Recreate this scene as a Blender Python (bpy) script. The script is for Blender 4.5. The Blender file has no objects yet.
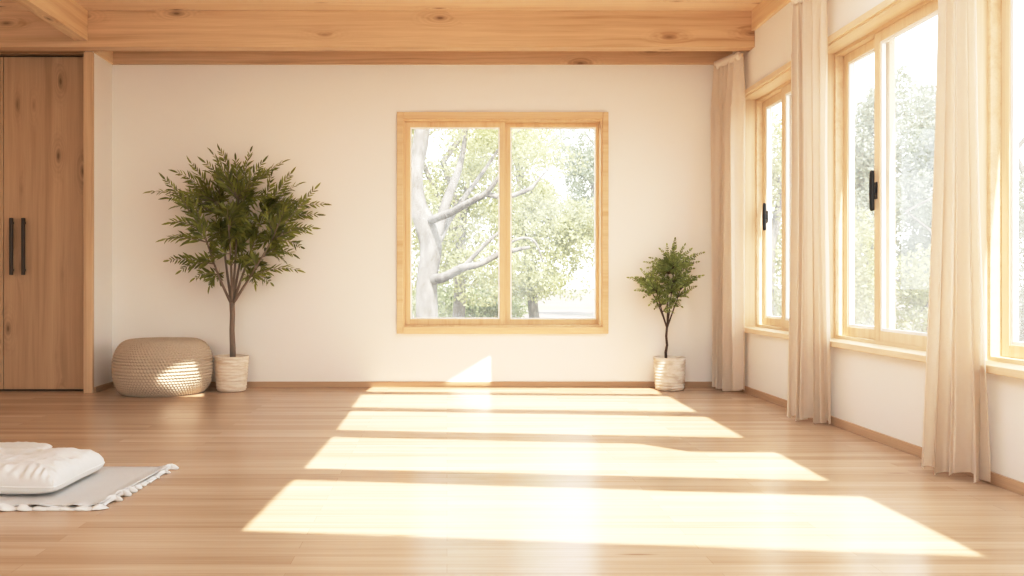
import bpy, bmesh, math, random
from mathutils import Vector, Matrix, noise as mnoise
random.seed(7)
R = random.random
def U(a, b): return a + (b - a) * R()
scene = bpy.context.scene
COL = scene.collection
PI = math.pi

# ------------------------------------------------------------------ dimensions (metres; camera stands at x=0, y=0 and looks along +y)
EYE, F, VPX, VPY = 0.9, 800.0, 447.0, 282.0
XR, XL, YB = 2.44, -2.87, 6.86          # right wall, left return wall, back wall
XLL, YF = -4.6, -2.6                    # far left wall, wall behind the camera
CEIL = 3.05
def at(px, py, y): return Vector(((px - VPX) * y / F, y, EYE - (py - VPY) * y / F))
def on_floor(px, py):
    y = EYE * F / (py - VPY)
    return Vector(((px - VPX) * y / F, y, 0))

# ------------------------------------------------------------------ object helpers
def link(name, me, mat=None, parent=None, smooth=False):
    o = bpy.data.objects.new(name, me); COL.objects.link(o)
    if mat: me.materials.append(mat)
    if parent: o.parent = parent
    if smooth:
        for p in me.polygons: p.use_smooth = True
    return o
def tag(o, label=None, cat=None, group=None, kind=None):
    if label: o['label'] = label
    if cat: o['category'] = cat
    if group: o['group'] = group
    if kind: o['kind'] = kind
    return o
def empty(name, loc=(0, 0, 0)):
    o = bpy.data.objects.new(name, None); COL.objects.link(o); o.location = loc
    o.empty_display_size = .1
    return o
class MB:
    """collects shapes in world coordinates; build() links them as one mesh object"""
    def __init__(s): s.v = []; s.f = []
    def add(s, verts, faces):
        n = len(s.v); s.v += [tuple(p) for p in verts]; s.f += [tuple(i + n for i in q) for q in faces]
    def box(s, x0, x1, y0, y1, z0, z1):
        if x0 > x1: x0, x1 = x1, x0
        if y0 > y1: y0, y1 = y1, y0
        if z0 > z1: z0, z1 = z1, z0
        s.add([(x0,y0,z0),(x1,y0,z0),(x1,y1,z0),(x0,y1,z0),(x0,y0,z1),(x1,y0,z1),(x1,y1,z1),(x0,y1,z1)],
              [(0,3,2,1),(4,5,6,7),(0,1,5,4),(1,2,6,5),(2,3,7,6),(3,0,4,7)]); return s
    def tube(s, pts, rads, n=8, cap=True):
        pts = [Vector(p) for p in pts]; ring = []
        up = Vector((0, 0, 1)); prev = None
        for i, p in enumerate(pts):
            t = (pts[min(i+1, len(pts)-1)] - pts[max(i-1, 0)]).normalized()
            if prev is None:
                a = t.cross(up)
                if a.length < 1e-3: a = t.cross(Vector((1, 0, 0)))
            else: a = prev - t * prev.dot(t)
            a.normalize(); prev = a; b = t.cross(a)
            r = rads[i] if hasattr(rads, '__len__') else rads
            ring.append([p + a * (r * math.cos(2*PI*k/n)) + b * (r * math.sin(2*PI*k/n)) for k in range(n)])
        vs = [q for rr in ring for q in rr]; fs = []
        for i in range(len(pts) - 1):
            for k in range(n):
                fs.append((i*n+k, i*n+(k+1) % n, (i+1)*n+(k+1) % n, (i+1)*n+k))
        if cap:
            fs.append(tuple(range(n))[::-1]); fs.append(tuple((len(pts)-1)*n + k for k in range(n)))
        s.add(vs, fs); return s
    def lathe(s, c, prof, n=48, ex=1, ey=1):
        vs = []; fs = []
        for r, z in prof:
            for k in range(n):
                a = 2*PI*k/n
                vs.append((c[0] + r*ex*math.cos(a), c[1] + r*ey*math.sin(a), c[2] + z))
        for i in range(len(prof) - 1):
            for k in range(n):
                fs.append((i*n+k, i*n+(k+1) % n, (i+1)*n+(k+1) % n, (i+1)*n+k))
        s.add(vs, fs); return s
    def build(s, name, mat=None, parent=None, smooth=False, bevel=0, origin=None):
        me = bpy.data.meshes.new(name)
        v = s.v
        base = Vector(origin) if origin is not None else (parent_loc(parent) if parent else Vector((0, 0, 0)))
        me.from_pydata([tuple(Vector(p) - base) for p in v], [], s.f); me.update()
        o = link(name, me, mat, parent, smooth)
        if parent is None: o.location = base
        if bevel:
            m = o.modifiers.new('bevel', 'BEVEL'); m.width = bevel; m.segments = 2; m.limit_method = 'ANGLE'
        return o
def parent_loc(p):
    l = Vector((0, 0, 0))
    while p: l += Vector(p.location); p = p.parent
    return l
def struct(mb, name, mat, label, cat, bevel=0, smooth=False):
    return tag(mb.build(name, mat, None, smooth, bevel), label, cat, None, 'structure')

# ------------------------------------------------------------------ materials (all node based)
class NT:
    def __init__(s, name):
        s.m = bpy.data.materials.new(name); s.m.use_nodes = True
        s.t = s.m.node_tree; s.t.nodes.clear()
        s.out = s.n('ShaderNodeOutputMaterial')
    def n(s, typ, props=None, **ins):
        nd = s.t.nodes.new(typ)
        for k, v in (props or {}).items(): setattr(nd, k, v)
        for k, v in ins.items(): s.set(nd, k, v)
        return nd
    def set(s, nd, k, v):
        k = {'In0': 0, 'In1': 1, 'In2': 2}.get(k, k.replace('_', ' ') if isinstance(k, str) else k)
        sock = nd.inputs[k]
        if isinstance(v, bpy.types.NodeSocket): s.t.links.new(v, sock)
        elif isinstance(v, bpy.types.Node): s.t.links.new(v.outputs[0], sock)
        else: sock.default_value = v
    def math(s, op, a, b=0.0, c=None):
        nd = s.n('ShaderNodeMath', {'operation': op}); s.set(nd, 0, a); s.set(nd, 1, b)
        if c is not None: s.set(nd, 2, c)
        return nd.outputs[0]
    def ramp(s, fac, *stops):
        nd = s.n('ShaderNodeValToRGB'); s.set(nd, 0, fac)
        e = nd.color_ramp.elements
        while len(e) < len(stops): e.new(.5)
        for el, (p, c) in zip(e, stops): el.position = p; el.color = (*c, 1) if len(c) == 3 else c
        return nd.outputs[0]
    def mix(s, fac, a, b, blend='MIX'):
        nd = s.n('ShaderNodeMix', {'data_type': 'RGBA', 'blend_type': blend})
        s.set(nd, 0, fac)
        for i, v in ((6, a), (7, b)):
            if isinstance(v, tuple) and len(v) == 3: v = (*v, 1)
            s.set(nd, i, v)
        return nd.outputs[2]
    def obj(s): return s.n('ShaderNodeTexCoord').outputs['Object']
    def mapping(s, vec, scale, loc=(0, 0, 0)):
        nd = s.n('ShaderNodeMapping'); s.set(nd, 0, vec); s.set(nd, 'Scale', scale); s.set(nd, 'Location', loc)
        return nd.outputs[0]
    def noise(s, vec, scale=1, detail=3, rough=.55, dist=0):
        nd = s.n('ShaderNodeTexNoise', Scale=scale, Detail=detail, Roughness=rough, Distortion=dist); s.set(nd, 'Vector', vec)
        return nd.outputs[0]
    def bump(s, h, strength=.2, dist=.01):
        return s.n('ShaderNodeBump', Strength=strength, Distance=dist, Height=h).outputs[0]
    def principled(s, color, rough=.5, normal=None, spec=.5, coat=0):
        p = s.n('ShaderNodeBsdfPrincipled')
        if isinstance(color, tuple) and len(color) == 3: color = (*color, 1)
        s.set(p, 'Base Color', color); s.set(p, 'Roughness', rough); s.set(p, 'Specular IOR Level', spec)
        if normal is not None: s.set(p, 'Normal', normal)
        if coat: s.set(p, 'Coat Weight', coat); s.set(p, 'Coat Roughness', .15)
        return p
    def done(s, sh): s.t.links.new(sh.outputs[0] if isinstance(sh, bpy.types.Node) else sh, s.out.inputs[0]); return s.m

def wood(name, axis, light, dark, knots=True, rough=.55, boards=None):
    t = NT(name); co = t.obj()
    def sc(al, ac): return tuple(al if i == axis else ac for i in range(3))
    warp = t.n('ShaderNodeTexNoise', Scale=1.0, Detail=2.0); t.set(warp, 'Vector', t.mapping(co, sc(.9, 3.5)))
    sp = t.n('ShaderNodeSeparateXYZ', In0=co); oth = [i for i in range(3) if i != axis]
    flat = t.n('ShaderNodeCombineXYZ', X=t.math('MULTIPLY', sp.outputs[axis], 1.5),
               Y=t.math('MULTIPLY', t.math('ADD', sp.outputs[oth[0]], sp.outputs[oth[1]]), 4.2), Z=0.0)
    w2 = t.n('ShaderNodeVectorMath', {'operation': 'MULTIPLY_ADD'})
    t.set(w2, 0, warp.outputs['Color']); t.set(w2, 1, (.18, .22, 0)); t.set(w2, 2, flat.outputs[0])
    vor = t.n('ShaderNodeTexVoronoi', {'feature': 'F1', 'voronoi_dimensions': '2D'}, Scale=1.0, Randomness=1.0)
    t.set(vor, 'Vector', w2.outputs[0]); d = vor.outputs['Distance']
    sel = t.ramp(t.n('ShaderNodeSeparateColor', In0=vor.outputs['Color']).outputs[0], (.5, (0, 0, 0)), (.85, (1, 1, 1)))
    halo = t.ramp(d, (.04, (1, 1, 1)), (.40, (0, 0, 0)))
    wv = t.n('ShaderNodeVectorMath', {'operation': 'MULTIPLY_ADD'})
    t.set(wv, 0, warp.outputs['Color']); t.set(wv, 1, (.05, .05, .05)); t.set(wv, 2, co)
    if knots:
        sw = t.math('MULTIPLY', t.math('MULTIPLY', halo, halo), sel)
        wk = t.n('ShaderNodeVectorMath', {'operation': 'MULTIPLY_ADD'})
        t.set(wk, 0, t.n('ShaderNodeCombineXYZ', X=sw, Y=sw, Z=sw).outputs[0]); t.set(wk, 1, tuple(0 if i == axis else .10 for i in range(3))); t.set(wk, 2, wv.outputs[0])
        wv = wk
    g = t.noise(t.mapping(wv.outputs[0], sc(.35, 16)), 1, 3, .6, .4)
    fine = t.noise(t.mapping(co, sc(2.5, 150)), 1, 2, .6)
    broad = t.noise(t.mapping(co, sc(.3, 2.2), (3.1, 1.7, 5.2)), 1, 2)
    f = t.math('ADD', t.math('MULTIPLY', g, .75), t.math('MULTIPLY', broad, .35))
    c = t.ramp(f, (.36, dark), (.5, tuple((a*.65 + b*.35) for a, b in zip(light, dark))), (.66, light))
    c = t.mix(t.ramp(fine, (.35, (.16,)*3), (.7, (0, 0, 0))), c, tuple(x*.55 for x in dark))
    if knots:
        core = t.ramp(d, (.02, (1, 1, 1)), (.095, (0, 0, 0)))
        rings = t.math('MULTIPLY', t.math('ADD', t.math('SINE', t.math('MULTIPLY', d, 95)), 1), .13)
        c = t.mix(t.math('MULTIPLY', t.math('MULTIPLY', halo, rings), sel), c, tuple(x*.6 for x in dark))
        c = t.mix(t.math('MULTIPLY', t.math('MULTIPLY', core, sel), .8), c, (dark[0]*.32, dark[1]*.25, dark[2]*.2))
    h = t.math('ADD', fine, g)
    if boards:                                             # seams between boards laid side by side
        ax, w = boards
        x = t.math('FRACT', t.math('MULTIPLY', t.n('ShaderNodeSeparateXYZ', In0=co).outputs[ax], 1 / w))
        seam = t.ramp(x, (0, (1, 1, 1)), (.03, (0, 0, 0)))
        c = t.mix(t.math('MULTIPLY', seam, .45), c, tuple(q*.4 for q in dark))
    return t.done(t.principled(c, rough, t.bump(h, .12, .004), .35))

PINE_L, PINE_D = (.86, .62, .37), (.63, .37, .17)
M = {}
M['beam_x'] = wood('pine along x', 0, (.74, .535, .345), (.48, .305, .17))
M['beam_y'] = wood('pine along y', 1, (.85, .66, .44), (.64, .43, .24))
M['ceil'] = wood('ceiling boards', 0, (.86, .68, .49), (.70, .50, .32), True, .6, (1, .14))
M['frame_y'] = wood('window pine along y', 1, (.82, .64, .43), (.70, .50, .31), False, .45)
M['lit_side_y'] = wood('lit side window pine along y', 1, (.85, .70, .51), (.74, .56, .37), False, .45)  # paler copies of the window pine: overexposed light put into the colour
M['lit_side_z'] = wood('lit side window pine along z', 2, (.85, .70, .51), (.74, .56, .37), False, .45)
M['frame_x'] = wood('window pine along x', 0, (.78, .58, .36), (.64, .43, .24), False, .45)
M['frame_z'] = wood('window pine along z', 2, (.78, .58, .36), (.64, .43, .24), False, .45)
M['base_x'] = wood('skirting along x', 0, (.54, .37, .235), (.38, .25, .15), False, .5)
M['base_y'] = wood('skirting along y', 1, (.58, .40, .26), (.42, .275, .165), False, .5)
M['cab'] = wood('wardrobe veneer', 2, (.55, .375, .23), (.38, .245, .14), True, .5)
M['cab_x'] = wood('wardrobe rail', 0, (.56, .35, .19), (.38, .21, .1), False, .5)
M['post'] = wood('post wood', 2, (.70, .51, .33), (.52, .35, .21), False, .5)

def plaster(name, col):
    t = NT(name); co = t.obj()
    a = t.noise(co, 1.3, 2); b = t.noise(co, 60, 3)
    c = t.mix(t.math('MULTIPLY', a, .35), col, tuple(x*.95 for x in col))
    return t.done(t.principled(c, .9, t.bump(b, .06, .003), .15))
M['wall'] = plaster('white plaster', (.85, .82, .775))

def floor_mat():
    t = NT('oak floor'); co = t.obj()
    br = t.n('ShaderNodeTexBrick', {'offset': .37, 'offset_frequency': 2}, Scale=1.0, Mortar_Size=.0012, Mortar_Smooth=.2, Bias=0.0, Brick_Width=1.35, Row_Height=.075)
    br.inputs['Color1'].default_value = (0, 0, 0, 1); br.inputs['Color2'].default_value = (1, 1, 1, 1); br.inputs['Mortar'].default_value = (.5, .5, .5, 1)
    t.set(br, 'Vector', co)
    sep = t.n('ShaderNodeSeparateXYZ', In0=co)
    row = t.math('FLOOR', t.math('MULTIPLY', sep.outputs[1], 1 / .075))
    off = t.n('ShaderNodeCombineXYZ', X=t.math('MULTIPLY', row, 3.37), Y=0.0, Z=t.math('MULTIPLY', row, 1.91))
    v = t.n('ShaderNodeVectorMath', {'operation': 'ADD'}); t.set(v, 0, co); t.set(v, 1, off.outputs[0])
    vec = v.outputs[0]
    g = t.noise(t.mapping(vec, (.9, 34, 1)), 1, 4, .6, .5)
    g2 = t.noise(t.mapping(vec, (.35, 5, 1)), 1, 2)
    fine = t.noise(t.mapping(vec, (3, 170, 1)), 1, 2)
    f = t.math('ADD', t.math('MULTIPLY', g, .5), t.math('ADD', t.math('MULTIPLY', g2, .3), t.math('MULTIPLY', br.outputs['Color'], .2)))
    c = t.ramp(f, (.26, (.36, .24, .15)), (.44, (.47, .325, .21)), (.58, (.54, .39, .265)), (.76, (.63, .475, .345)))
    c = t.mix(t.ramp(fine, (.35, (.22,)*3), (.65, (0, 0, 0))), c, (.34, .22, .13))
    vor = t.n('ShaderNodeTexVoronoi', Scale=1.0); t.set(vor, 'Vector', t.mapping(vec, (1.5, 9, 1)))
    sel = t.ramp(t.n('ShaderNodeSeparateColor', In0=vor.outputs['Color']).outputs[0], (.72, (0, 0, 0)), (.76, (1, 1, 1)))
    kn = t.ramp(vor.outputs['Distance'], (.03, (1, 1, 1)), (.12, (0, 0, 0)))
    c = t.mix(t.math('MULTIPLY', t.math('MULTIPLY', kn, sel), .55), c, (.2, .1, .045))
    c = t.mix(t.math('MULTIPLY', br.outputs['Fac'], .35), c, (.22, .12, .06))
    big = t.noise(t.mapping(co, (1.5, 1.5, 1)), 1, 2)
    h = t.math('ADD', t.math('MULTIPLY', g, .5), fine)
    rough = t.math('ADD', .17, t.math('MULTIPLY', big, .12))
    return t.done(t.principled(c, rough, t.bump(h, .1, .0015), .5))
M['floor'] = floor_mat()

def plain(name, col, rough=.5, noise_scale=40, amt=.12, bump=.05, spec=.4):
    t = NT(name); co = t.obj(); n = t.noise(co, noise_scale, 3)
    c = t.mix(t.math('MULTIPLY', n, amt * 2), col, tuple(x*.6 for x in col))
    return t.done(t.principled(c, rough, t.bump(n, bump, .003), spec))
M['black'] = plain('black metal', (.012, .011, .011), .3, 30, .1, .02)
M['bronze'] = plain('dark bronze', (.05, .035, .025), .35, 30, .1, .02)
M['bead'] = plain('white glazing bead', (.92, .91, .88), .4, 30, .03, .01)
M['soil'] = plain('potting soil', (.05, .032, .02), .95, 90, .4, .6)
M['dark'] = plain('dark gap', (.05, .03, .018), .8, 20, .1, .02)

def fabric(name, col, weave=420, trans=0.0, tcol=None, wr=.0):
    t = NT(name); co = t.obj(); sep = t.n('ShaderNodeSeparateXYZ', In0=co)
    w1 = t.math('SINE', t.math('MULTIPLY', t.math('ADD', sep.outputs[0], sep.outputs[1]), weave))
    w2 = t.math('SINE', t.math('MULTIPLY', t.math('ADD', sep.outputs[2], t.math('MULTIPLY', sep.outputs[1], .7)), weave))
    n = t.noise(co, 55, 4); slub = t.noise(t.mapping(co, (14, 14, 160)), 1, 2)
    c = t.mix(t.math('MULTIPLY', n, .22), col, tuple(x*.72 for x in col))
    c = t.mix(t.math('MULTIPLY', slub, .12), c, tuple(min(1, x*1.15) for x in col))
    h = t.math('ADD', t.math('MULTIPLY', w1, w2), t.math('MULTIPLY', n, 2.2))
    b = t.bump(h, .15 + wr, .003)
    d = t.principled(c, .92, b, .12)
    if not trans: return t.done(d)
    tr = t.n('ShaderNodeBsdfTranslucent'); t.set(tr, 'Color', (*(tcol or col), 1)); t.set(tr, 'Normal', b)
    mx = t.n('ShaderNodeMixShader', In0=trans); t.set(mx, 1, d); t.set(mx, 2, tr)
    return t.done(mx)
M['curtain'] = fabric('linen curtain', (.85, .765, .67), 900, .36, (.93, .84, .71))
M['tape'] = fabric('curtain heading', (.80, .71, .61), 900)
M['cushion'] = fabric('cushion cotton', (.72, .71, .69), 1500)
M['mat'] = fabric('grey woven throw', (.64, .63, .615), 1100, 0, None, .25)
M['ruffle'] = fabric('ruffle edge', (.74, .725, .70), 1100)

def leaf_mat(name, a, b, trans=.3, rough=.45):
    t = NT(name); geo = t.n('ShaderNodeNewGeometry')
    oc = t.obj(); n = t.noise(oc, 3.2, 2)
    f = t.math('ADD', t.math('MULTIPLY', geo.outputs['Random Per Island'], .7), t.math('MULTIPLY', n, .3))
    c = t.ramp(f, (.15, a), (.85, b))
    d = t.principled(c, rough, None, .4)
    tr = t.n('ShaderNodeBsdfTranslucent'); t.set(tr, 'Color', t.mix(.5, c, (b[0]*1.3, b[1]*1.2, b[2]*.8)))
    mx = t.n('ShaderNodeMixShader', In0=trans); t.set(mx, 1, d); t.set(mx, 2, tr)
    return t.done(mx)
M['leaf_l'] = leaf_mat('long leaves', (.055, .07, .014), (.28, .305, .07), .32)
M['leaf_r'] = leaf_mat('small leaves', (.085, .12, .032), (.34, .40, .14), .35)
M['stem_l'] = plain('grey brown bark', (.27, .205, .155), .9, 120, .4, .5)
M['stem_r'] = plain('dark stem', (.09, .055, .04), .8, 120, .4, .4)
M['bark'] = None
def bark_mat(name, a, b):
    t = NT(name); co = t.obj(); n = t.noise(t.mapping(co, (7, 7, 3)), 1, 4, .7)
    c = t.ramp(n, (.3, a), (.65, b))
    return t.done(t.principled(c, .9, t.bump(n, .4, .02), .1))
M['bark'] = bark_mat('pale eucalyptus bark', (.07, .056, .048), (.26, .235, .215))
M['bark2'] = bark_mat('grey bark', (.09, .078, .066), (.2, .18, .16))
M['out_a'] = leaf_mat('sunny pale leaves', (.22, .235, .11), (.46, .46, .25), .4, .6)
M['out_b'] = leaf_mat('mid green leaves', (.17, .205, .10), (.34, .365, .20), .4, .6)
M['out_c'] = leaf_mat('grey green leaves', (.20, .225, .175), (.36, .385, .31), .4, .6)
def ground_mat():
    t = NT('dry ground'); co = t.obj(); n = t.noise(co, .6, 5, .65); m = t.noise(co, .15, 2)
    c = t.ramp(n, (.3, (.125, .10, .085)), (.7, (.22, .185, .17)))
    c = t.mix(t.ramp(m, (.5, (0, 0, 0)), (.62, (.7, .7, .7))), c, (.17, .18, .10))
    return t.done(t.principled(c, .95, None, .1))
M['ground'] = ground_mat()
def glass_mat():
    t = NT('window glass')
    tr = t.n('ShaderNodeBsdfTransparent'); tr.inputs[0].default_value = (.97, .985, .975, 1)
    gl = t.n('ShaderNodeBsdfGlossy'); gl.inputs['Roughness'].default_value = .02
    df = t.n('ShaderNodeBsdfTranslucent'); df.inputs[0].default_value = (.95, .97, .95, 1)
    n = t.noise(t.obj(), 2.5, 2)
    fr = t.math('MULTIPLY', t.n('ShaderNodeFresnel', IOR=1.4).outputs[0], .1)
    m0 = t.n('ShaderNodeMixShader'); t.set(m0, 0, t.math('MULTIPLY', n, .3)); t.set(m0, 1, tr); t.set(m0, 2, df)  # noisy translucent share puts a pale haze veil into the glass
    mx = t.n('ShaderNodeMixShader', In0=fr); t.set(mx, 1, m0); t.set(mx, 2, gl)
    return t.done(mx)
M['glass'] = glass_mat()

# ------------------------------------------------------------------ sunlight direction and unseen ceiling openings added to shape its patches
SUN = Vector((-.1, .78, -1.0))
def to_ceiling(p):
    t = CEIL - p.z
    return Vector((p.x - SUN.x * t, p.y - SUN.y * t, CEIL))
holes = []
for q in ([(372, 387.2), (655, 388.2), (661, 394.2), (365.5, 391.6)],
          [(362, 394.5), (669, 396.5), (697, 412), (352, 407.5)],
          [(351, 411), (707, 417), (744, 438), (337, 430)],
          [(332.5, 437), (640, 444), (690, 452.0), (776, 452.5), (829, 481), (305, 468.5)],
          [(294, 480), (865, 497), (985, 557), (243, 531)]):
    holes.append([to_ceiling(on_floor(*p)) for p in q])
holes.append([to_ceiling(p) for p in (at(441, 387, YB), at(490, 357, YB), at(490, 387, YB))])                                    # added opening shaped to throw a gleam on the back wall
holes.append([to_ceiling(p) for p in (at(154, 382, 6.17), at(156, 379, 6.17), at(194, 354, 6.27), at(199, 362, 6.22), at(200, 382, 6.17))])  # added opening shaped to throw a gleam on the pouffe
# ------------------------------------------------------------------ room shell
f = MB().box(XLL - .1, XR + .25, YF - .1, YB + .25, -.1, 0)
struct(f, 'floor', M['floor'], 'glossy light oak strip floor with bands of sunlight across it', 'floor')

def ceiling():
    bm = bmesh.new()
    def loop(pts):
        vs = [bm.verts.new(p) for p in pts]
        return [bm.edges.new((vs[i], vs[(i+1) % len(vs)])) for i in range(len(vs))]
    es = loop([(XLL - .1, YF - .1, CEIL), (XR + .25, YF - .1, CEIL), (XR + .25, YB + .25, CEIL), (XLL - .1, YB + .25, CEIL)])
    for h in holes: es += loop([tuple(p) for p in h])
    bmesh.ops.triangle_fill(bm, use_beauty=True, use_dissolve=False, edges=es, normal=(0, 0, -1))
    r = bmesh.ops.extrude_face_region(bm, geom=bm.faces[:])
    for v in [g for g in r['geom'] if isinstance(g, bmesh.types.BMVert)]: v.co.z += .012
    bmesh.ops.recalc_face_normals(bm, faces=bm.faces[:])
    me = bpy.data.meshes.new('ceiling'); bm.to_mesh(me); bm.free()
    o = link('ceiling', me, M['ceil']); tag(o, 'pale pine board ceiling above the beams', 'ceiling', None, 'structure')
ceiling()

# back wall with the window hole
BX0, BX1, BZ0, BZ1 = at(402, 0, YB).x, at(603.5, 0, YB).x, at(0, 328, YB).z, at(0, 118, YB).z
w = MB(); Y2 = YB + .22
w.box(XL - .08, BX0, YB, Y2, 0, CEIL); w.box(BX1, XR + .25, YB, Y2, 0, CEIL)
w.box(BX0, BX1, YB, Y2, 0, BZ0); w.box(BX0, BX1, YB, Y2, BZ1, CEIL)
struct(w, 'wall_back', M['wall'], 'white plastered back wall around the central window', 'wall')
# right wall with window holes
WZ0, WZ1 = .505, 2.424
WINS = [(5.60, 6.64, 6.08), (3.92, 5.30, 4.75), (2.42, 3.80, 3.0), (.7, 2.1, 1.4), (-1.3, .4, -.5)]
w = MB(); prev = YB
for y0, y1, _ in WINS:
    w.box(XR, XR + .25, y1, prev, 0, CEIL); w.box(XR, XR + .25, y0, y1, 0, WZ0); w.box(XR, XR + .25, y0, y1, WZ1, CEIL); prev = y0
w.box(XR, XR + .25, YF - .1, prev, 0, CEIL)
struct(w, 'wall_right', M['wall'], 'white plastered right wall below and between the side windows', 'wall')
# left return wall, closet side, hidden walls
struct(MB().box(XL - .07, XL, 6.5, YB, 0, CEIL), 'wall_left', M['wall'], 'short white return wall between wardrobe and back wall', 'wall')
struct(MB().box(XLL - .1, XLL, YF - .1, YB + .25, 0, CEIL), 'wall_far_left', M['wall'], 'plain white far left wall', 'wall')
struct(MB().box(XLL, XL - .08, 7.05, 7.11, 0, CEIL), 'wall_closet', M['wall'], 'white wall behind the wardrobe', 'wall')
w = MB().box(XLL, -2.9, YF - .1, YF, 0, CEIL).box(.3, XR, YF - .1, YF, 0, CEIL).box(-2.9, .3, YF - .1, YF, 2.3, CEIL)  # unseen opening added and sized so sky light fills the room
struct(w, 'wall_front', M['wall'], 'white wall behind the viewer with a wide opening added for sky light', 'wall')

# beams, trims, skirting
ZB = 2.762
struct(MB().box(XLL, XR, 6.34, 6.462, ZB, CEIL), 'trim_1', M['beam_x'], 'broad pine cross beam under the ceiling along the back', 'beam', .004)
struct(MB().box(-2.952, -2.845, YF, 6.34, 2.812, CEIL), 'trim_2', M['beam_y'], 'pine ceiling beam running forward at upper left', 'beam', .004)
struct(MB().box(XL, XR, YB - .028, YB, ZB, CEIL), 'trim_3', M['beam_x'], 'pine board along the top of the back wall', 'trim', .002)
struct(MB().box(XL, XL + .02, 6.5, YB - .028, ZB, CEIL), 'trim_4', M['beam_y'], 'pine board on top of the left return wall', 'trim', .002)
struct(MB().box(XR - .028, XR, YF, 6.34, 2.89, CEIL), 'trim_5', M['beam_y'], 'pine board along the top of the right wall', 'trim', .002)
struct(MB().box(XL - .07, XL + .004, 6.468, 6.5, 0, ZB), 'trim_6', M['post'], 'slim wooden post edging the wardrobe niche', 'post', .003)
struct(MB().box(XL, XR, YB - .014, YB, 0, .046), 'baseboard_back', M['base_x'], 'low wooden skirting along the back wall', 'skirting board', .002)
struct(MB().box(XR - .014, XR, YF, YB - .014, 0, .052), 'baseboard_right', M['base_y'], 'low wooden skirting along the right wall', 'skirting board', .002)
struct(MB().box(XL, XL + .014, 6.5, YB - .014, 0, .046), 'baseboard_left', M['base_y'], 'short wooden skirting on the left return wall', 'skirting board', .002)

# ------------------------------------------------------------------ windows
def rect_frame(mb, ax, d0, d1, a0, a1, z0, z1, w, wb=None, wt=None):
    """four bars round a rectangle; ax 0: opening runs along x and depth is y, ax 1: the reverse"""
    wb = wb or w; wt = wt or w
    def bx(a, b, c, d):
        if ax == 0: mb.box(a, b, d0, d1, c, d)
        else: mb.box(d0, d1, a, b, c, d)
    bx(a0, a0 + w, z0, z1); bx(a1 - w, a1, z0, z1)
    bx(a0 + w, a1 - w, z0, z0 + wb); bx(a0 + w, a1 - w, z1 - wt, z1)
    return mb
def sash(root, ax, d0, d1, a0, a1, z0, z1, w, wb, mat, beadw=.012):
    s = rect_frame(MB(), ax, d0, d1, a0, a1, z0, z1, w, wb).build('sash', mat, root, False, .003)
    dm = (d0 + d1) / 2
    rect_frame(MB(), ax, dm - .012, dm + .012, a0 + w, a1 - w, z0 + wb, z1 - w, beadw).build('glazing_bead', M['bead'], s)
    p = MB()
    i0, i1, k0, k1 = a0 + w, a1 - w, z0 + wb, z1 - w
    if ax == 0: p.add([(i0, dm, k0), (i1, dm, k0), (i1, dm, k1), (i0, dm, k1)], [(0, 1, 2, 3)])
    else: p.add([(dm, i0, k0), (dm, i1, k0), (dm, i1, k1), (dm, i0, k1)], [(0, 1, 2, 3)])
    p.build('pane', M['glass'], s)
    return s
# back window
root = tag(empty('window_1', ((BX0 + BX1)/2, YB, BZ0)), 'two-pane sliding pine window in the back wall', 'window', None, 'structure')
c = MB(); y0, y1 = YB - .022, YB
OX0, OX1, OZ0, OZ1 = at(397, 0, YB).x, at(608, 0, YB).x, at(0, 333.5, YB).z, at(0, 112.5, YB).z
c.box(OX0, BX0 + .01, y0, y1, OZ0, OZ1); c.box(BX1 - .01, OX1, y0, y1, OZ0, OZ1)
c.box(BX0 + .01, BX1 - .01, y0, y1, BZ1 - .01, OZ1); c.box(BX0 + .01, BX1 - .01, y0 - .012, y1, OZ0, BZ0 + .01)
c.build('casing', M['frame_x'], root, False, .003)
rect_frame(MB(), 0, YB, YB + .2, BX0, BX1, BZ0, BZ1, .024).build('frame', M['frame_z'], root)
i0, i1, k0, k1 = BX0 + .024, BX1 - .024, BZ0 + .024, BZ1 - .024
xm = at(503.5, 0, YB + .07).x
sash(root, 0, YB + .05, YB + .09, i0, xm + .012, k0, k1, .045, .05, M['frame_z'])
sr = sash(root, 0, YB + .10, YB + .14, .515, BX1 - .008, k0, k1, .036, .045, M['frame_z'])
MB().box(.455, .516, YB + .10, YB + .14, k0, k1).build('meeting_stile', M['frame_z'], sr, False, .002)

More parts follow.
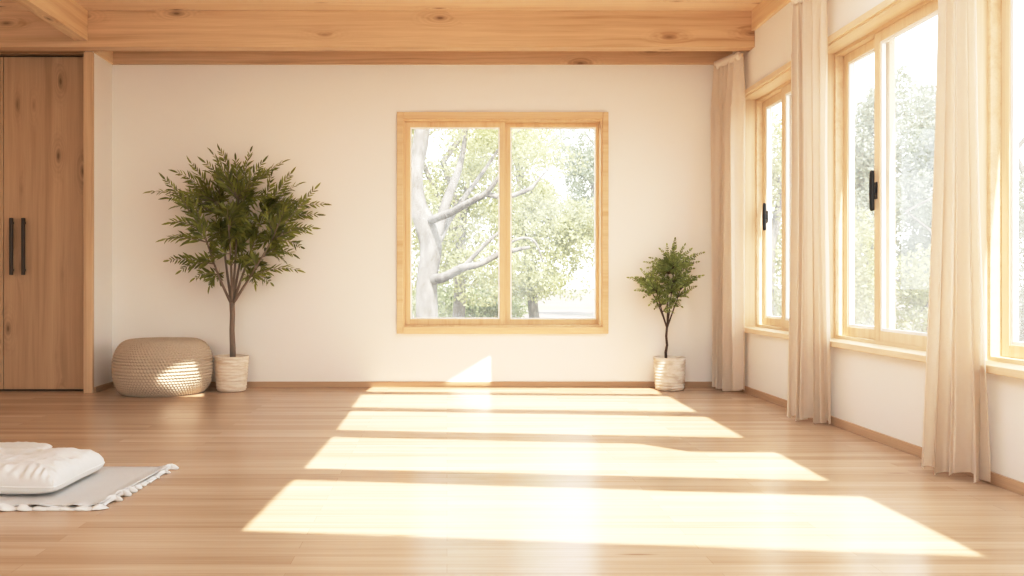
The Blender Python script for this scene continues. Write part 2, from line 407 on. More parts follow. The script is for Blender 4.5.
def handle_bar(root, x, y, z0, z1, name='handle'):
    h = MB(); zm = (z0 + z1) / 2
    h.box(x - .006, x, y - .014, y + .014, zm - .05, zm + .05)
    h.box(x - .022, x - .006, y - .010, y + .010, zm - .02, zm + .02)
    h.tube([(x - .024, y, z0), (x - .026, y, z0 + .012), (x - .028, y, zm), (x - .026, y, z1 - .012), (x - .024, y, z1)], [.010, .0135, .0145, .0135, .010], 12)
    return h.build(name, M['black'], root, False, .002)
lab = ['narrow-looking side window nearest the back corner with small black handle', 'side window between the middle and near curtains with black handle', 'side window at the right edge beyond the nearest curtain',
       'side window beside the viewer', 'side window behind the viewer']
for i, (y0, y1, ys) in enumerate(WINS):
    root = tag(empty('window_%d' % (i + 2), (XR, (y0 + y1)/2, WZ0)), lab[i], 'window', None, 'structure')
    X0, X1 = XR, XR + .24
    MB().box(X0 - .022, XR, y0 - .03, y1 + .03, WZ1 - .006, WZ1 + .034).build('head_casing', M['lit_side_y'], root, False, .003)
    MB().box(X0 - .032, X1, y0 - .025, y1 + .025, WZ0 - .012, WZ0 + .025).build('sill', M['lit_side_y'], root, False, .004)
    MB().box(X0 - .004, X1, y0, y1, WZ1 - .02, WZ1).build('head_lining', M['lit_side_y'], root)
    for nm, a, b in (('jamb_lining', y1 - .02, y1), ('jamb_lining', y0, y0 + .02)):
        MB().box(X0 - .004, X1, a, b, WZ0 + .025, WZ1 - .02).build(nm, M['lit_side_z'], root)
    rect_frame(MB(), 1, X0 + .115, X1, y0 + .02, y1 - .02, WZ0 + .025, WZ1 - .02, .02).build('frame', M['lit_side_y'], root)
    a0, a1, z0, z1 = y0 + .04, y1 - .04, WZ0 + .045, WZ1 - .04
    far = sash(root, 1, XR + .165, XR + .20, ys - .04, a1, z0, z1, .055, .06, M['lit_side_z'], .016)
    near = sash(root, 1, XR + .12, XR + .155, a0, ys + .045, z0, z1, .06, .06, M['lit_side_z'], .016)
    if i == 0: handle_bar(far, XR + .165, a1 - .1, 1.32, 1.54)
    elif i == 1: handle_bar(near, XR + .12, ys + .02, 1.325, 1.565)

# ------------------------------------------------------------------ built-in wardrobe
wr = tag(empty('wardrobe', (-3.75, 6.6, 0)), 'built-in wooden wardrobe with knotty doors left of the return wall', 'wardrobe')
MB().box(XLL + .02, XL - .075, 6.64, 7.04, 0, 2.90).build('carcass', M['dark'], wr)
MB().box(XLL + .02, XL - .075, 6.58, 6.64, 2.775, 2.98).build('top_rail', M['cab_x'], wr)
MB().box(XLL + .02, XL - .075, 6.62, 6.64, 0, .03).build('plinth', M['dark'], wr)
xs = at(3.5, 0, 6.6).x
for a, b in ((xs + .003, XL - .082), (XLL + .03, xs - .003)):
    d = MB().box(a, b, 6.6, 6.64, .015, 2.757).build('door', M['cab'], wr, False, .003)
    if a > xs:
        for px in (11.5, 23.5):
            x = at(px, 0, 6.57).x; h = MB()
            z0, z1 = at(0, 275, 6.57).z, at(0, 218, 6.57).z
            h.box(x - .013, x + .013, 6.555, 6.575, z0, z1)
            h.box(x - .006, x + .006, 6.575, 6.6, z0 + .03, z0 + .05); h.box(x - .006, x + .006, 6.575, 6.6, z1 - .05, z1 - .03)
            tag(h.build('handle', M['bronze'], d, False, .003), 'dark bronze bar handle')
# ------------------------------------------------------------------ curtains
def curtain(label, A, B, C, D, top, folds, seed, waist=0.0):
    """A, B: far and near end of the heading seen from above; C, D: the same ends at the hem"""
    rnd = random.Random(seed)
    A, B, C, D = (Vector(p) for p in (A, B, C, D))
    root = tag(empty('curtain', ((A.x + B.x)/2, (A.y + B.y)/2, 0)), label, 'curtain', 'linen curtains along the side windows')
    NU, NV = folds * 18, 80
    ph = [rnd.uniform(-.7, .7) for _ in range(folds + 2)]; am = [rnd.uniform(.55, 1.2) for _ in range(folds + 2)]
    wd_ = [rnd.uniform(.7, 1.4) for _ in range(folds)]; tot = sum(wd_); cum = [0]
    for w_ in wd_: cum.append(cum[-1] + w_ / tot)
    nr = Vector((-(B.y - A.y), B.x - A.x)); nr.normalize()
    if nr.x > 0: nr = -nr
    tg = (B - A).normalized()
    vs, fs = [], []
    for j in range(NV + 1):
        v = j / NV; z = .012 + v * (top - .012); low = 1 - v
        e = low ** 1.6
        P0, P1 = A.lerp(C, e), B.lerp(D, e)
        m = (P0 + P1) / 2; sc_ = 1 - waist * math.exp(-((v - .6)/.25)**2); P0 = m + (P0 - m) * sc_; P1 = m + (P1 - m) * sc_
        L = (P1 - P0).length
        amp = min(.060, L / folds * .85) * (.45 + .55 * min(1, low * 6)) * (1 + .35 * low**2)
        for i in range(NU + 1):
            k = i / 18; ki = min(int(k), folds - 1); fr = k - ki
            u = cum[ki] + (cum[ki + 1] - cum[ki]) * fr
            a = am[ki] * (1 - fr) + am[ki + 1] * fr
            p = ph[ki] * (1 - fr) + ph[ki + 1] * fr
            w = math.sin(2*PI*k + p * (.6 + low))
            fold = math.copysign(abs(w) ** .75, w) * a + .28 * math.sin(4*PI*k + 2.3*p + 1.2 * low) + .2 * math.sin(1.7*PI*k + 3*v + seed)
            q = P0.lerp(P1, u) + nr * (amp * fold) + tg * (.25 * amp * math.cos(2*PI*k + p) + .012 * low * math.sin(2.4*v + 5*u + seed))
            x = min(q.x, XR - .036)
            zz = z if j else .004 + .012 * (1 + math.sin(PI*k + p))
            vs.append((x, q.y, zz))
    for j in range(NV):
        for i in range(NU):
            a = j*(NU+1) + i; fs.append((a, a+1, a+NU+2, a+NU+1))
    m = MB(); m.add(vs, fs); o = m.build('drape', M['curtain'], root, True)
    hd = MB(); n = folds * 3                                # gathered heading: a row of narrow pinch pleats
    for i in range(n):
        c = A.lerp(B, (i + .5) / n); f0 = c + nr * .008; f1 = c + nr * .020
        hd.tube([(f0.x, f0.y, top - .055), (f1.x, f1.y, top - .02), (f1.x, f1.y, top + .012)], [.008, .013, .009], 8)
    def slab(mb, d0, d1, z0, z1):
        a0, a1, b0, b1 = A - nr*d0, A - nr*d1, B - nr*d0, B - nr*d1
        mb.add([(p.x, p.y, z) for z in (z0, z1) for p in (a0, b0, b1, a1)], [(0,3,2,1),(4,5,6,7),(0,1,5,4),(1,2,6,5),(2,3,7,6),(3,0,4,7)])
    slab(hd, -.008, .006, top - .045, top + .004)
    hd.build('heading_tape', M['tape'], root, True)
    rl = MB(); slab(rl, .006, .018, top - .03, top - .006)
    c = A.lerp(B, .5); rl.box(c.x, XR, c.y - .012, c.y + .012, top - .03, top - .008)
    rl.build('rail', M['frame_y'], root)
    return root
curtain('cream linen curtain hanging in the back right corner behind the small tree', (2.275, 6.76), (2.365, 6.44), (2.27, 6.77), (2.385, 6.46), 2.745, 5, 3)
curtain('cream linen curtain between the two far side windows, middle of three', (2.25, 5.20), (2.375, 5.01), (2.245, 5.22), (2.39, 5.0), 2.75, 5, 11, .06)
curtain('cream linen curtain closest to the viewer at the right', (2.255, 3.66), (2.35, 3.565), (2.26, 3.78), (2.395, 3.55), 2.75, 4, 23)

# ------------------------------------------------------------------ pouffe
def pouffe():
    c = at(162.8, 0, 6.51); cx, cy = c.x, 6.51
    root_loc = (cx, cy, 0)
    NU, NV = 420, 200; st, rows = 92, 34
    H, RX, RY = .42, .38, .33
    m = MB(); vs, fs = [], []
    for j in range(NV + 1):
        v = j / NV
        a = -PI/2 + PI * min(1, v / .86) if v < .86 else PI/2
        if v < .86:
            cr = math.copysign(abs(math.cos(a))**.76, math.cos(a)); sr = math.copysign(abs(math.sin(a))**.92, math.sin(a))
            r = .60 + .40 * cr if True else 0
            z = H/2 + H/2 * sr
            if a < 0: r = .62 + .38 * cr
        else:
            q = (v - .86) / .14; r = .60 * (1 - q); z = H - .06 * (1 - (1 - q)**2)**1.2
        for i in range(NU):
            th = 2*PI*i/NU
            rowf = v * rows
            ri = math.floor(rowf)
            s = abs(math.sin(st/2 * th + PI * (rowf * .5)))
            k = (abs(math.sin(PI * rowf)) ** .6) * (.25 + .75 * s)
            d = .02 * k
            rr = r * (1 + .012 * math.sin(3*th + 1))
            if v < .86:
                nx, nz = max(0, math.cos(a)), math.sin(a)
            else: nx, nz = 0, 1
            if v < .06: d = 0; nz = 0
            vs.append((cx + (rr*RX + d*nx) * math.cos(th), cy + (rr*RY + d*nx) * math.sin(th), max(0, z + d*nz)))
    for j in range(NV):
        for i in range(NU):
            fs.append((j*NU+i, j*NU+(i+1) % NU, (j+1)*NU+(i+1) % NU, (j+1)*NU+i))
    m.add(vs, fs)
    t = NT('knitted cord'); n = t.noise(t.obj(), 60, 3)
    mat = t.done(t.principled(t.mix(n, (.46, .375, .285), (.62, .52, .41)), .9, t.bump(t.noise(t.obj(), 260, 2), .4, .003), .12))
    o = m.build('pouffe', mat, None, True, 0, root_loc)
    tag(o, 'round beige knitted floor pouffe beside the tall potted tree', 'pouffe')
pouffe()

# ------------------------------------------------------------------ plants
def add_leaf(vs, fs, b, d, n, L, W, bend=.15):
    d = d.normalized(); s = d.cross(n)
    if s.length < 1e-4: s = d.orthogonal()
    s.normalize(); n = s.cross(d)
    k = len(vs)
    def P(t, w, z): return b + d*(L*t) + s*(W*w) + n*(L*z)
    vs += [b, P(.3, .5, .02), P(.3, 0, -.025), P(.3, -.5, .02), P(.68, .42, -.02), P(.68, 0, -.05), P(.68, -.42, -.02), P(1, 0, -bend)]
    fs += [(k, k+1, k+2), (k, k+2, k+3), (k+1, k+4, k+5, k+2), (k+2, k+5, k+6, k+3), (k+4, k+7, k+5), (k+5, k+7, k+6)]
def qbez(a, b, c, t): return a*((1-t)**2) + b*(2*t*(1-t)) + c*(t*t)
def frond(vs, fs, stem, a, b, c, nl, L, W, start=.3, rnd=random, spread=.85, r0=.004):
    pts = [qbez(a, b, c, i/8) for i in range(9)]
    stem.tube(pts, [r0*(1 - .75*i/8) for i in range(9)], 5)
    view = Vector((rnd.uniform(-.6, .6), -1, rnd.uniform(-.3, .9))).normalized()
    for i in range(nl):
        t = start + (1 - start) * (i + .5*rnd.random()) / nl
        p = qbez(a, b, c, t); tan = (qbez(a, b, c, min(1, t+.03)) - qbez(a, b, c, t-.03)).normalized()
        side = tan.cross(view).normalized()
        up = side.cross(tan)
        sz = (1 - .45*t*t) * rnd.uniform(.8, 1.15) * (.75 + .25*math.sin(PI*min(1, (t-start)/(1-start) + .15)))
        for sg in (-1, 1):
            d = tan * rnd.uniform(.65, 1.0) + side * (sg * spread * rnd.uniform(.7, 1.1)) + up * rnd.uniform(-.35, .35)
            nn = up + side * (sg * rnd.uniform(-.3, .5)) + Vector((0, 0, .4))
            add_leaf(vs, fs, p, d, nn, L*sz, W*sz, rnd.uniform(.03, .2))
    add_leaf(vs, fs, c, (c - b), view, L*.8, W*.8)

def pot_mat(name, a, b, c, bands, off=0):
    t = NT(name); co = t.obj(); z = t.n('ShaderNodeSeparateXYZ', In0=co).outputs[2]
    nz = t.noise(t.mapping(co, (9, 9, bands), (0, 0, off)), 1, 3, .6, .2)
    col = t.ramp(nz, (.36, a), (.5, b), (.66, c))
    fine = t.noise(co, 130, 2)
    return t.done(t.principled(col, .8, t.bump(fine, .25, .003), .2))
def pot(root, c, R0, R1, H, mat, ridges, depth):
    prof = [(.0, .002), (R0*.9, .002), (R0*.97, .006)]
    n = ridges * 8
    for i in range(n + 1):
        t = i / n
        r = R0 + (R1 - R0) * (t**.7)
        prof.append((r + depth * abs(math.sin(PI * ridges * t)) - depth, .012 + (H - .02) * t))
    prof += [(R1 + .001, H - .004), (R1 - .004, H), (R1 - .014, H - .001), (R1 - .02, H - .03), (R1 - .022, H - .06)]
    MB().lathe(c, prof, 64).build('pot', mat, root, True)
    rnd = random.Random(5); s = MB(); pr = []
    for i in range(9): pr.append(((R1 - .0205) * i / 8 + .0005, H - .032 + .004*math.sin(i*2.3)))
    s.lathe(c, pr[::-1], 40).build('soil', M['soil'], root, True)

def big_plant():
    y = 6.62; c = Vector((at(231.5, 0, y).x, y, 0))
    root = tag(empty('potted_tree', c), 'tall leafy indoor tree in a striped pot beside the knitted pouffe', 'potted plant')
    H = .9 - (357 - 282) * (y - .12)/F
    pot(root, c, .118, .143, H, pot_mat('striped cream pot', (.66, .55, .43), (.76, .67, .56), (.82, .75, .65), 50), 11, .004)
    P = lambda px, py, dy=0: at(px, py, y + dy)
    tr = MB()
    tr.tube([P(233, 364), P(232.6, 345), P(232.0, 330), P(232.5, 315), P(232, 302)], [.026, .023, .021, .021, .022], 10)
    rnd = random.Random(42)
    fork = P(232, 305)
    arms = [((215, 272), (205, 235), -.12), ((225, 265), (220, 205), .1), ((236, 262), (238, 200), -.05), ((246, 268), (262, 215), .12), ((252, 275), (272, 240), -.15), ((232, 262), (228, 220), -.2), ((240, 262), (248, 220), .2)]
    nodes = []
    for (m_, e_, dy) in arms:
        a, b, cc = fork, P(*m_, dy*.5), P(*e_, dy)
        pts = [qbez(a, b, cc, i/8) for i in range(9)]
        tr.tube(pts, [.013*(1 - .65*i/8) for i in range(9)], 7)
        nodes += [(qbez(a, b, cc, t), t) for t in (.45, .6, .75, .9, 1)]
    vs, fs = [], []; stem = MB()
    tips = [(153, 190), (166, 178), (178, 170), (192, 161), (206, 160), (221, 148), (236, 158), (250, 149), (262, 160), (281, 160), (290, 172), (297, 183), (314, 188), (322, 203), (316, 214), (311, 228), (300, 247), (296, 272), (284, 262), (166, 240), (170, 262), (182, 272), (196, 280), (178, 205), (172, 222), (300, 200), (304, 232), (270, 285), (214, 152), (244, 165), (270, 168), (186, 190), (292, 255), (200, 262), (262, 272), (210, 288), (255, 286), (220, 282), (245, 280), (230, 262), (238, 250), (225, 240), (250, 262)]
    for k, (px, py) in enumerate(tips * 4):
        if k >= len(tips): q = rnd.uniform(.1, .9); px = 237 + (px - 237) * q; py = 222 + (py - 222) * q
        dy = rnd.uniform(-.26, .16); tip = P(px, 226 + (py - 226) * .95, dy)
        best = min(nodes, key=lambda q: (q[0] - tip).length + (1.5 if q[0].z > tip.z + .05 else 0) + rnd.uniform(0, .12))[0]
        mid = (best + tip) / 2 + Vector((0, 0, .03 + .05*rnd.random())) + Vector((tip.x - c.x, 0, 0)) * .05
        ln = (tip - best).length
        frond(vs, fs, stem, best, mid, tip, max(7, int(ln * 27)), .108, .021, .1, rnd, .58, .004)
    tr.v += []; tr.build('trunk', M['stem_l'], root, True)
    stem.build('branches', M['stem_l'], root, True)
    m = MB(); m.add([(p[0], min(p[1], YB - .015), p[2]) for p in vs], fs); m.build('foliage', M['leaf_l'], root, True)
big_plant()
def small_plant():
    y = 6.69; c = Vector((at(669.5, 0, y).x, y, 0))
    root = tag(empty('potted_tree', c), 'small bushy tree in a ribbed beige pot near the corner curtain', 'potted plant')
    H = .9 - (358 - 282) * (y - .1)/F
    pot(root, c, .118, .131, H, pot_mat('ribbed beige pot', (.58, .50, .40), (.72, .65, .56), (.78, .73, .66), 22), 10, .0045)
    P = lambda px, py, dy=0: at(px, py, y + dy)
    tr = MB()
    tr.tube([P(666, 362), P(665.8, 352), P(667, 345), P(666.3, 336), P(667, 327)], [.012, .011, .010, .0095, .0095], 9)
    rnd = random.Random(9); nodes = []
    for m_, e_, dy in (((663, 315), (656, 290), -.05), ((668, 312), (668, 270), .05), ((672, 314), (681, 288), 0), ((670, 310), (674, 265), -.08), ((661, 308), (648, 285), .06)):
        a, b, cc = P(667, 328), P(*m_, dy*.5), P(*e_, dy)
        pts = [qbez(a, b, cc, i/8) for i in range(9)]
        tr.tube(pts, [.0075*(1 - .6*i/8) for i in range(9)], 6)
        nodes += [(qbez(a, b, cc, t), t) for t in (.5, .65, .8, .95)]
    vs, fs = [], []; stem = MB()
    tips = [(630, 278), (642, 270), (636, 290), (652, 258), (661, 250), (667, 246), (675, 240), (684, 246), (690, 250), (702, 253), (697, 262), (701, 276), (694, 287), (686, 296), (676, 306), (645, 296), (650, 304), (661, 262), (679, 262), (688, 272), (652, 282), (670, 285), (663, 298), (680, 300), (672, 255), (646, 262), (655, 270), (692, 280), (655, 308), (672, 312), (661, 305), (681, 306), (668, 300)]
    for k, (px, py) in enumerate(tips * 5):
        if k >= len(tips): px = 668 + (px - 668) * rnd.uniform(.35, .9); py = 277 + (py - 277) * rnd.uniform(.35, .9)
        dy = rnd.uniform(-.2, .12); tip = P(px, py, dy)
        best = min(nodes, key=lambda q: (q[0] - tip).length + (1 if q[0].z > tip.z + .04 else 0) + rnd.uniform(0, .08))[0]
        mid = (best + tip) / 2 + Vector((0, 0, .02 + .02*rnd.random()))
        ln = (tip - best).length
        frond(vs, fs, stem, best, mid, tip, max(5, int(ln * 44)), .040, .018, .15, rnd, .85, .0025)
    tr.build('trunk', M['stem_r'], root, True); stem.build('branches', M['stem_r'], root, True)
    m = MB(); m.add([(p[0], min(p[1], YB - .015), p[2]) for p in vs], fs); m.build('foliage', M['leaf_r'], root, True)
small_plant()

# ------------------------------------------------------------------ throw on the floor with two cushions
def throw():
    x0, x1, y0, y1 = -3.0, -1.325, 3.17, 3.84
    o = (-2.1, 3.55, 0)
    root = tag(empty('floor_throw', o), 'pale grey woven throw with ruffled edges lying on the floor', 'throw')
    N, K = 110, 50; vs, fs = [], []
    for j in range(K + 1):
        for i in range(N + 1):
            u, v = i/N, j/K
            x = x0 + u*(x1 - x0); y = y0 + v*(y1 - y0)
            ef = max(0, 1 - (y - y0)/.09)
            z = .006 + .004*mnoise.noise(Vector((x*3, y*3, 0))) + .003
            y -= ef * .012 * math.sin(x*38)
            z += ef * .012 * max(0, math.sin(x*38))
            z += .012 * max(0, 1 - (x1 - x)/.06)
            x -= .05 * (1 - v) * u**8
            vs.append((x, y, max(.002, z)))
    for j in range(K):
        for i in range(N): a = j*(N+1)+i; fs.append((a, a+1, a+N+2, a+N+1))
    m = MB(); m.add(vs, fs); ob = m.build('cloth', M['mat'], root, True)
    s = ob.modifiers.new('thick', 'SOLIDIFY'); s.thickness = .005; s.offset = 1
    # ruffle along the front, right and back edges: a gathered ribbon standing on the floor
    path = []
    n = 60
    for i in range(n + 1): path.append((x0 + (x1 - .05 - x0) * i/n, y0 - .008, (0, -1), .8))
    for i in range(1, 41): path.append((x1 - .05*(1 - i/40) , y0 + (y1 - y0) * i/40, (1, 0), 1.0))
    for i in range(1, n + 1): path.append((x1 - (x1 - x0) * i/n, y1, (0, 1), .45))
    fine = []
    for i in range(len(path) - 1):
        for k in range(6):
            t = k/6; a, b = path[i], path[i+1]
            fine.append((a[0]*(1-t)+b[0]*t, a[1]*(1-t)+b[1]*t, a[2], a[3]*(1-t)+b[3]*t))
    vs, fs = [], []; d = 0; rnd = random.Random(2)
    for i, (x, y, nrm, am) in enumerate(fine):
        if i: d += math.dist((x, y), fine[i-1][:2])
        ph = d * 92 + 2.2*math.sin(d*13) ; big = .6 + .4*math.sin(d*11 + 1)
        for k in range(6):
            w = k/5
            off = -.03 + w*(.034 + .016*am) + .022*am*big*math.sin(ph)*w
            up = .006 + .026*am*big*(.5 + .5*math.sin(ph + 1.2))*math.sin(PI*w*.8 + .2) + .004*am*math.sin(PI*w)
            al = .022*am*math.cos(ph)*w
            vs.append((x + nrm[0]*off + nrm[1]*al, y + nrm[1]*off + nrm[0]*al, max(.004, up - .006*w)))
    for i in range(len(fine) - 1):
        for k in range(5): a = i*6+k; fs.append((a, a+1, a+7, a+6))
    m = MB(); m.add(vs, fs); ob = m.build('ruffle', M['ruffle'], root, True)
    s = ob.modifiers.new('thick', 'SOLIDIFY'); s.thickness = .003
throw()
def cushion(label, cx, cy, rz, LX, LY, top, base, seed, lift=.0):
    rnd = random.Random(seed); root = tag(empty('cushion', (cx, cy, base)), label, 'cushion', 'floor cushions on the throw')
    root.rotation_euler.z = rz
    N = 150; vs, fs = [], []
    seam = .36 * top
    def sup(u, v, sg):
        # u, v in [-1,1]
        e = (1 - abs(u)**5) * (1 - abs(v)**5)
        e = max(0, e) ** .33
        hgt = (top - seam) if sg > 0 else seam * .98
        w = hgt * e
        if sg > 0:
            w += min(1, top/.12) * (.016 * mnoise.noise(Vector((u*1.8 + seed, v*1.8, 0))) + .007 * (1 - abs(mnoise.noise(Vector((u*4.5, v*3.2 + seed, 2))))*3)) * e
            w -= .020 * math.exp(-((u + .15)/.28)**2) * e
            ed = 1 - min(1 - abs(u), 1 - abs(v)) / .38
            if ed > 0:
                al = u*LX if abs(v) > abs(u) else v*LY
                w += .017 * (1.0 if v < -abs(u)*.8 else .22) * min(1, top/.12) * ed * e * math.sin(al * 150 + 4*mnoise.noise(Vector((al*6, seed, 0)))) * (1.1 - .35*ed) * (.5 + mnoise.noise(Vector((al*3, seed+5, 0))) + .3)
        return w
    for sg in (1, -1):
        for j in range(N + 1):
            for i in range(N + 1):
                u, v = -math.cos(PI*i/N), -math.cos(PI*j/N)
                pull = 1 - .045 * (1 - v*v) * abs(u)**6 - 0
                pull2 = 1 - .045 * (1 - u*u) * abs(v)**6
                rc = 1 - .05 * (abs(u)*abs(v))**6
                vs.append((u*LX*pull*rc, v*LY*pull2*rc, seam + sg * sup(u, v, sg)))
        o = 0 if sg > 0 else (N+1)**2
        for j in range(N):
            for i in range(N):
                a = o + j*(N+1)+i; q = (a, a+1, a+N+2, a+N+1); fs.append(q if sg > 0 else q[::-1])
    me = bpy.data.meshes.new('cover'); me.from_pydata(vs, [], fs); me.update()
    link('cover', me, M['cushion'], root, True)
    p = MB(); pts = []
    def edge(u, v):
        pull = 1 - .045*(1 - v*v)*abs(u)**6; pull2 = 1 - .045*(1 - u*u)*abs(v)**6; rc = 1 - .05*(abs(u)*abs(v))**6
        return (u*LX*pull*rc, v*LY*pull2*rc, seam)
    for k in range(40): pts.append(edge(-1 + 2*k/40, -1))
    for k in range(40): pts.append(edge(1, -1 + 2*k/40))
    for k in range(40): pts.append(edge(1 - 2*k/40, 1))
    for k in range(41): pts.append(edge(-1, 1 - 2*k/40))
    p.tube(pts, .0035, 6)
    me = bpy.data.meshes.new('seam_piping'); me.from_pydata(p.v, [], p.f); me.update()
    link('seam_piping', me, M['ruffle'], root, True)
cushion('white cotton cushion lying in front on the grey throw', -1.955, 3.51, -.03, .37, .24, .128, .014, 1)
cushion('white cotton cushion at the left edge behind the front cushion', -2.42, 4.02, .05, .36, .20, .05, .014, 8)

# ------------------------------------------------------------------ outdoors
struct(MB().box(-90, 90, YB + .3, 130, -.5, -.3).box(XR + .3, 90, -40, YB + .3, -.5, -.3), 'ground', M['ground'], 'dry pale ground outside the windows', 'ground')
def crown(vs, fs, c, rad, n, L, rnd, clumps=14):
    cl = []
    for _ in range(clumps):
        d = Vector((rnd.gauss(0, 1), rnd.gauss(0, 1), rnd.gauss(0, 1))).normalized() * rnd.uniform(.25, .85)
        cl.append((Vector((c[0] + d.x*rad[0], c[1] + d.y*rad[1], c[2] + d.z*rad[2])), rnd.uniform(.28, .5)))
    for _ in range(n):
        cc, s = rnd.choice(cl)
        d = Vector((rnd.gauss(0, 1), rnd.gauss(0, 1), rnd.gauss(0, 1))).normalized() * rnd.uniform(.45, 1)**.5
        p = cc + Vector((d.x*rad[0]*s, d.y*rad[1]*s, d.z*rad[2]*s))
        dd = Vector((rnd.gauss(0, 1), rnd.gauss(0, 1), rnd.gauss(0, 1) - .4)); nn = Vector((rnd.gauss(0, 1), rnd.gauss(0, 1), rnd.gauss(0, 1) + .8))
        k = len(vs); dd.normalize(); s_ = dd.cross(nn).normalized(); l = L*rnd.uniform(.6, 1.3)
        vs += [p, p + dd*l*.5 + s_*l*.28, p + dd*l, p + dd*l*.5 - s_*l*.28]; fs.append((k, k+1, k+2, k+3))
def tree(name, label, x, y, h, crowns, mat, seed, n, L, tr=.16, bark='bark2', group=None):
    rnd = random.Random(seed)
    root = tag(empty(name, (x, y, -.3)), label, 'tree', group)
    t = MB(); pts = [(x + .12*i*rnd.uniform(-1, 1), y, -.3 + (h + .3) * i/6) for i in range(7)]
    t.tube(pts, [tr*(1 - .8*i/6) for i in range(7)], 10)
    for c, r in crowns:
        t.tube([pts[2], ((pts[4][0]+c[0])/2, (y+c[1])/2, (pts[3][2]+c[2])/2), c], [tr*.5, tr*.35, tr*.1], 6)
    t.build('trunk', M[bark], root, True)
    vs, fs = [], []
    tot = sum(r[0]*r[2] for _, r in crowns)
    for c, r in crowns: crown(vs, fs, c, r, int(n * r[0]*r[2]/tot), L, rnd)
    m = MB(); m.add(vs, fs); m.build('foliage', M[mat], root)
# the big pale tree right behind the back window
def gum():
    y = 10.4; P = lambda px, py, dy=0: at(px, py, y + dy)
    root = tag(empty('tree', (at(428, 0, y).x, y, -.3)), 'large pale-barked tree with bare branches close behind the back window', 'tree')
    t = MB()
    def br(ps, rs, n=10):
        pts = [Vector(p) for p in ps]; out = []; rr = []
        for i in range(len(pts) - 1):                       # Catmull-Rom through the points
            p0, p1, p2, p3 = pts[max(i-1, 0)], pts[i], pts[i+1], pts[min(i+2, len(pts)-1)]
            for k in range(6):
                s = k/6
                out.append(.5*((2*p1) + (p2-p0)*s + (2*p0-5*p1+4*p2-p3)*s*s + (3*p1-p0-3*p2+p3)*s**3)); rr.append(rs[i]*(1-s)+rs[i+1]*s)
        out.append(pts[-1]); rr.append(rs[-1]); t.tube(out, rr, n)
    q = y / F
    br([P(427, 385), P(427, 320), P(427, 280), P(431, 250), P(427, 228), P(418, 205), P(415, 175), P(421, 140), P(425, 100)], [13*q, 11.5*q, 10.5*q, 11*q, 12*q, 9*q, 8*q, 8*q, 7*q], 14)
    br([P(429, 245), P(437, 232), P(447, 200), P(460, 165), P(467, 125), P(470, 100)], [7*q, 6*q, 5*q, 3.4*q, 1.6*q, 1*q])
    br([P(427, 224, .02), P(434, 219, -.2), P(450, 213, -.5), P(468, 203, -.8), P(485, 194, -.9), P(497, 180, -1), P(512, 160, -1)], [4.5*q, 4*q, 3.8*q, 3.2*q, 2.8*q, 2*q, 1.2*q])
    br([P(485, 194, -.9), P(505, 197, -.9), P(520, 193, -.9), P(531, 188, -.9), P(540, 178, -.9), P(550, 167, -.9)], [2.6*q, 2.4*q, 2.2*q, 2.0*q, 1.1*q, .6*q])
    br([P(438, 240), P(450, 218, .3), P(470, 190, .4), P(488, 165, .5), P(500, 148, .5), P(520, 130, .5)], [5*q, 3.6*q, 2.4*q, 1.8*q, 1.4*q, .8*q])
    br([P(430, 280), P(445, 277, -.3), P(462, 268, -.5), P(480, 264, -.6), P(500, 254, -.6), P(530, 247, -.6)], [6*q, 4.6*q, 4*q, 3*q, 2.8*q, 1.2*q])
    br([P(463, 268, -.5), P(475, 255, -.6), P(490, 240, -.7), P(505, 228, -.7)], [3*q, 2*q, 1.8*q, 1*q])
    br([P(505, 245), P(522, 238), P(535, 242), P(543, 262)], [1.5*q, 1.4*q, 1.1*q, .6*q])
    t.build('trunk', M['bark'], root, True)
    vs, fs = [], []; rnd = random.Random(77)
    for c in ((450, 100, .5), (500, 115, .6), (545, 150, .6), (530, 225, .7), (480, 135, .4), (395, 150, .6), (470, 170, .35)):
        crown(vs, fs, P(c[0], c[1], rnd.uniform(-.2, 1)), (c[2], c[2], c[2]*.8), 900, .055, rnd, 8)
    m = MB(); m.add(vs, fs); m.build('foliage', M['out_a'], root)
gum()
G = 'trees beyond the back window'
tree('tree', 'sunny yellow-green tree filling the view behind the pale trunk', 0.2, 15.5, 5, [((-.2, 15.5, 2.6), (1.7, 1.3, 1.5)), ((.9, 15.8, 3.6), (1.3, 1.2, 1.2)), ((-.9, 15.8, 4.2), (1.6, 1.2, 1.4)), ((.3, 15.3, 1.3), (1.6, 1, .9))], 'out_a', 21, 26000, .085, .14, 'bark2', G)
tree('tree', 'bright light green tree seen through the right half of the back window', 2.0, 18, 5, [((1.7, 18, 2.6), (1.2, 1.3, 1.5)), ((1.5, 18, 4.0), (.9, 1.2, .9)), ((2.8, 18.5, 1.9), (1.2, 1.2, 1.2)), ((2.0, 17.6, .95), (1.2, 1.2, .75))], 'out_a', 22, 22000, .09, .13, 'bark2', G)
tree('tree', 'dark leafy bush low behind the pale trunk', .2, 22.5, 3, [((.1, 22.5, .5), (2.3, 1.2, 1.5)), ((1.4, 22.5, .3), (1.2, 1.2, 1.1))], 'out_b', 23, 14000, .10, .1, 'bark2', G)
tree('tree', 'grey-green distant tree at the upper right of the back window', 5.2, 27, 6, [((4.9, 27, 5.2), (1.7, 1.5, 1.3)), ((5.1, 27, 3.4), (1.1, 1.3, 1.1))], 'out_c', 24, 12000, .11, .14, 'bark2', G)
tree('tree', 'green tree at the left edge of the back window', -2.2, 19.2, 5, [((-1.9, 19.2, 3.2), (1.4, 1.1, 1.8)), ((-1.8, 19.2, 1.2), (1.3, 1.1, 1.2))], 'out_b', 25, 14000, .10, .14, 'bark2', G)
G2 = 'trees beyond the side windows'
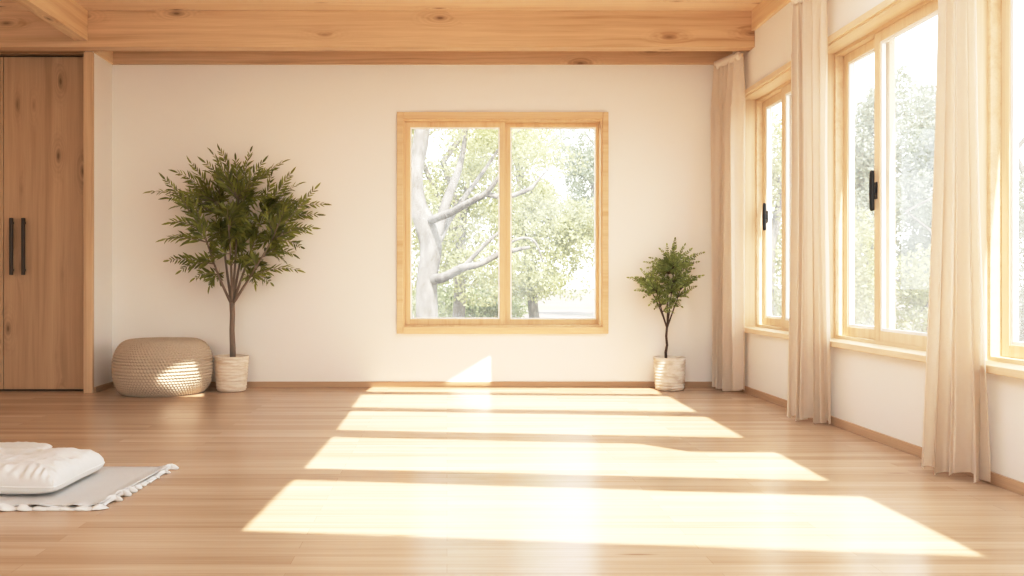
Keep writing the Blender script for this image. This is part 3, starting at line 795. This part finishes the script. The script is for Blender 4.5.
tree('tree', 'slender pale tree outside the window nearest the back corner', 5.15, 12.6, 5, [((5.15, 12.6, 2.8), (.75, .9, 1.3)), ((5.15, 12.6, 1.1), (.75, .9, 1.1))], 'out_a', 31, 8000, .08, .1, 'bark2', G2)
tree('tree', 'grey-green pointed tree outside the middle side window', 7.9, 14.8, 6, [((7.8, 14.8, 1.9), (.95, 1.2, 1.8)), ((7.95, 14.8, 3.7), (.5, .8, 1.5))], 'out_c', 32, 20000, .085, .12, 'bark2', G2)
tree('tree', 'taller grey-green tree right of the pointed tree outside', 10.6, 17.6, 6, [((10.6, 17.6, 2.2), (1.4, 1.2, 2.2)), ((10.7, 17.6, 4.2), (.95, 1.1, 1.5))], 'out_c', 33, 20000, .10, .12, 'bark2', G2)
tree('tree', 'yellow-green bush low outside the middle side window', 5.9, 10.0, 2.2, [((5.9, 10.0, .5), (.6, .8, .75)), ((5.2, 10.1, .9), (.42, .8, 1.1))], 'out_a', 34, 9000, .06, .06, 'bark2', G2)
tree('tree', 'pale tree outside the side window at the right edge', 10.4, 14.4, 5, [((10.4, 14.4, 1.8), (.9, 1.2, 1.9))], 'out_c', 35, 9000, .085, .1, 'bark2', G2)

# ------------------------------------------------------------------ light
wd = bpy.data.worlds.new('sky'); scene.world = wd; wd.use_nodes = True
nt = wd.node_tree; nt.nodes.clear()
o = nt.nodes.new('ShaderNodeOutputWorld'); bg = nt.nodes.new('ShaderNodeBackground'); tc = nt.nodes.new('ShaderNodeTexCoord')
sp = nt.nodes.new('ShaderNodeSeparateXYZ'); rp = nt.nodes.new('ShaderNodeValToRGB')
rp.color_ramp.elements[0].position = 0; rp.color_ramp.elements[0].color = (1, .985, .95, 1)
rp.color_ramp.elements[1].position = .8; rp.color_ramp.elements[1].color = (.80, .90, 1, 1)
nt.links.new(tc.outputs['Generated'], sp.inputs[0]); nt.links.new(sp.outputs[2], rp.inputs[0]); nt.links.new(rp.outputs[0], bg.inputs[0])
bg.inputs[1].default_value = 4.3; nt.links.new(bg.outputs[0], o.inputs[0])
sl = bpy.data.lights.new('sun', 'SUN'); sl.energy = 14.0; sl.color = (1, .95, .86); sl.angle = math.radians(.6)
so = bpy.data.objects.new('sun', sl); COL.objects.link(so); so.location = (3, -6, 12)
so.rotation_euler = SUN.to_track_quat('-Z', 'Y').to_euler()

# ------------------------------------------------------------------ camera
cd = bpy.data.cameras.new('camera'); cd.sensor_width = 36; cd.lens = F / 1024 * 36
cd.shift_x = (512 - VPX) / 1024; cd.shift_y = -(288 - VPY) / 1024
co = bpy.data.objects.new('camera', cd); COL.objects.link(co); co.location = (0, 0, EYE); co.rotation_euler = (PI/2, 0, 0)
cd.clip_end = 400
scene.camera = co
vs_ = scene.view_settings
vs_.view_transform = 'Standard'; vs_.look = 'None'; vs_.exposure = .17
# film-like shoulder: scene values up to 3 are rolled off towards white, channel by channel
vs_.use_curve_mapping = True
cm = vs_.curve_mapping
cm.white_level = (3, 3, 3); cm.use_clip = True
cu = cm.curves[3]
for L, v in ((.12, .095), (.3, .275), (.55, .53), (.85, .74), (1.3, .895), (2.0, .97)): cu.points.new(L / 3, v)
cm.update()
scene.cycles.use_denoising = True
scene.cycles.max_bounces = 10; scene.cycles.diffuse_bounces = 6; scene.cycles.transparent_max_bounces = 16
scene.cycles.sample_clamp_indirect = 6
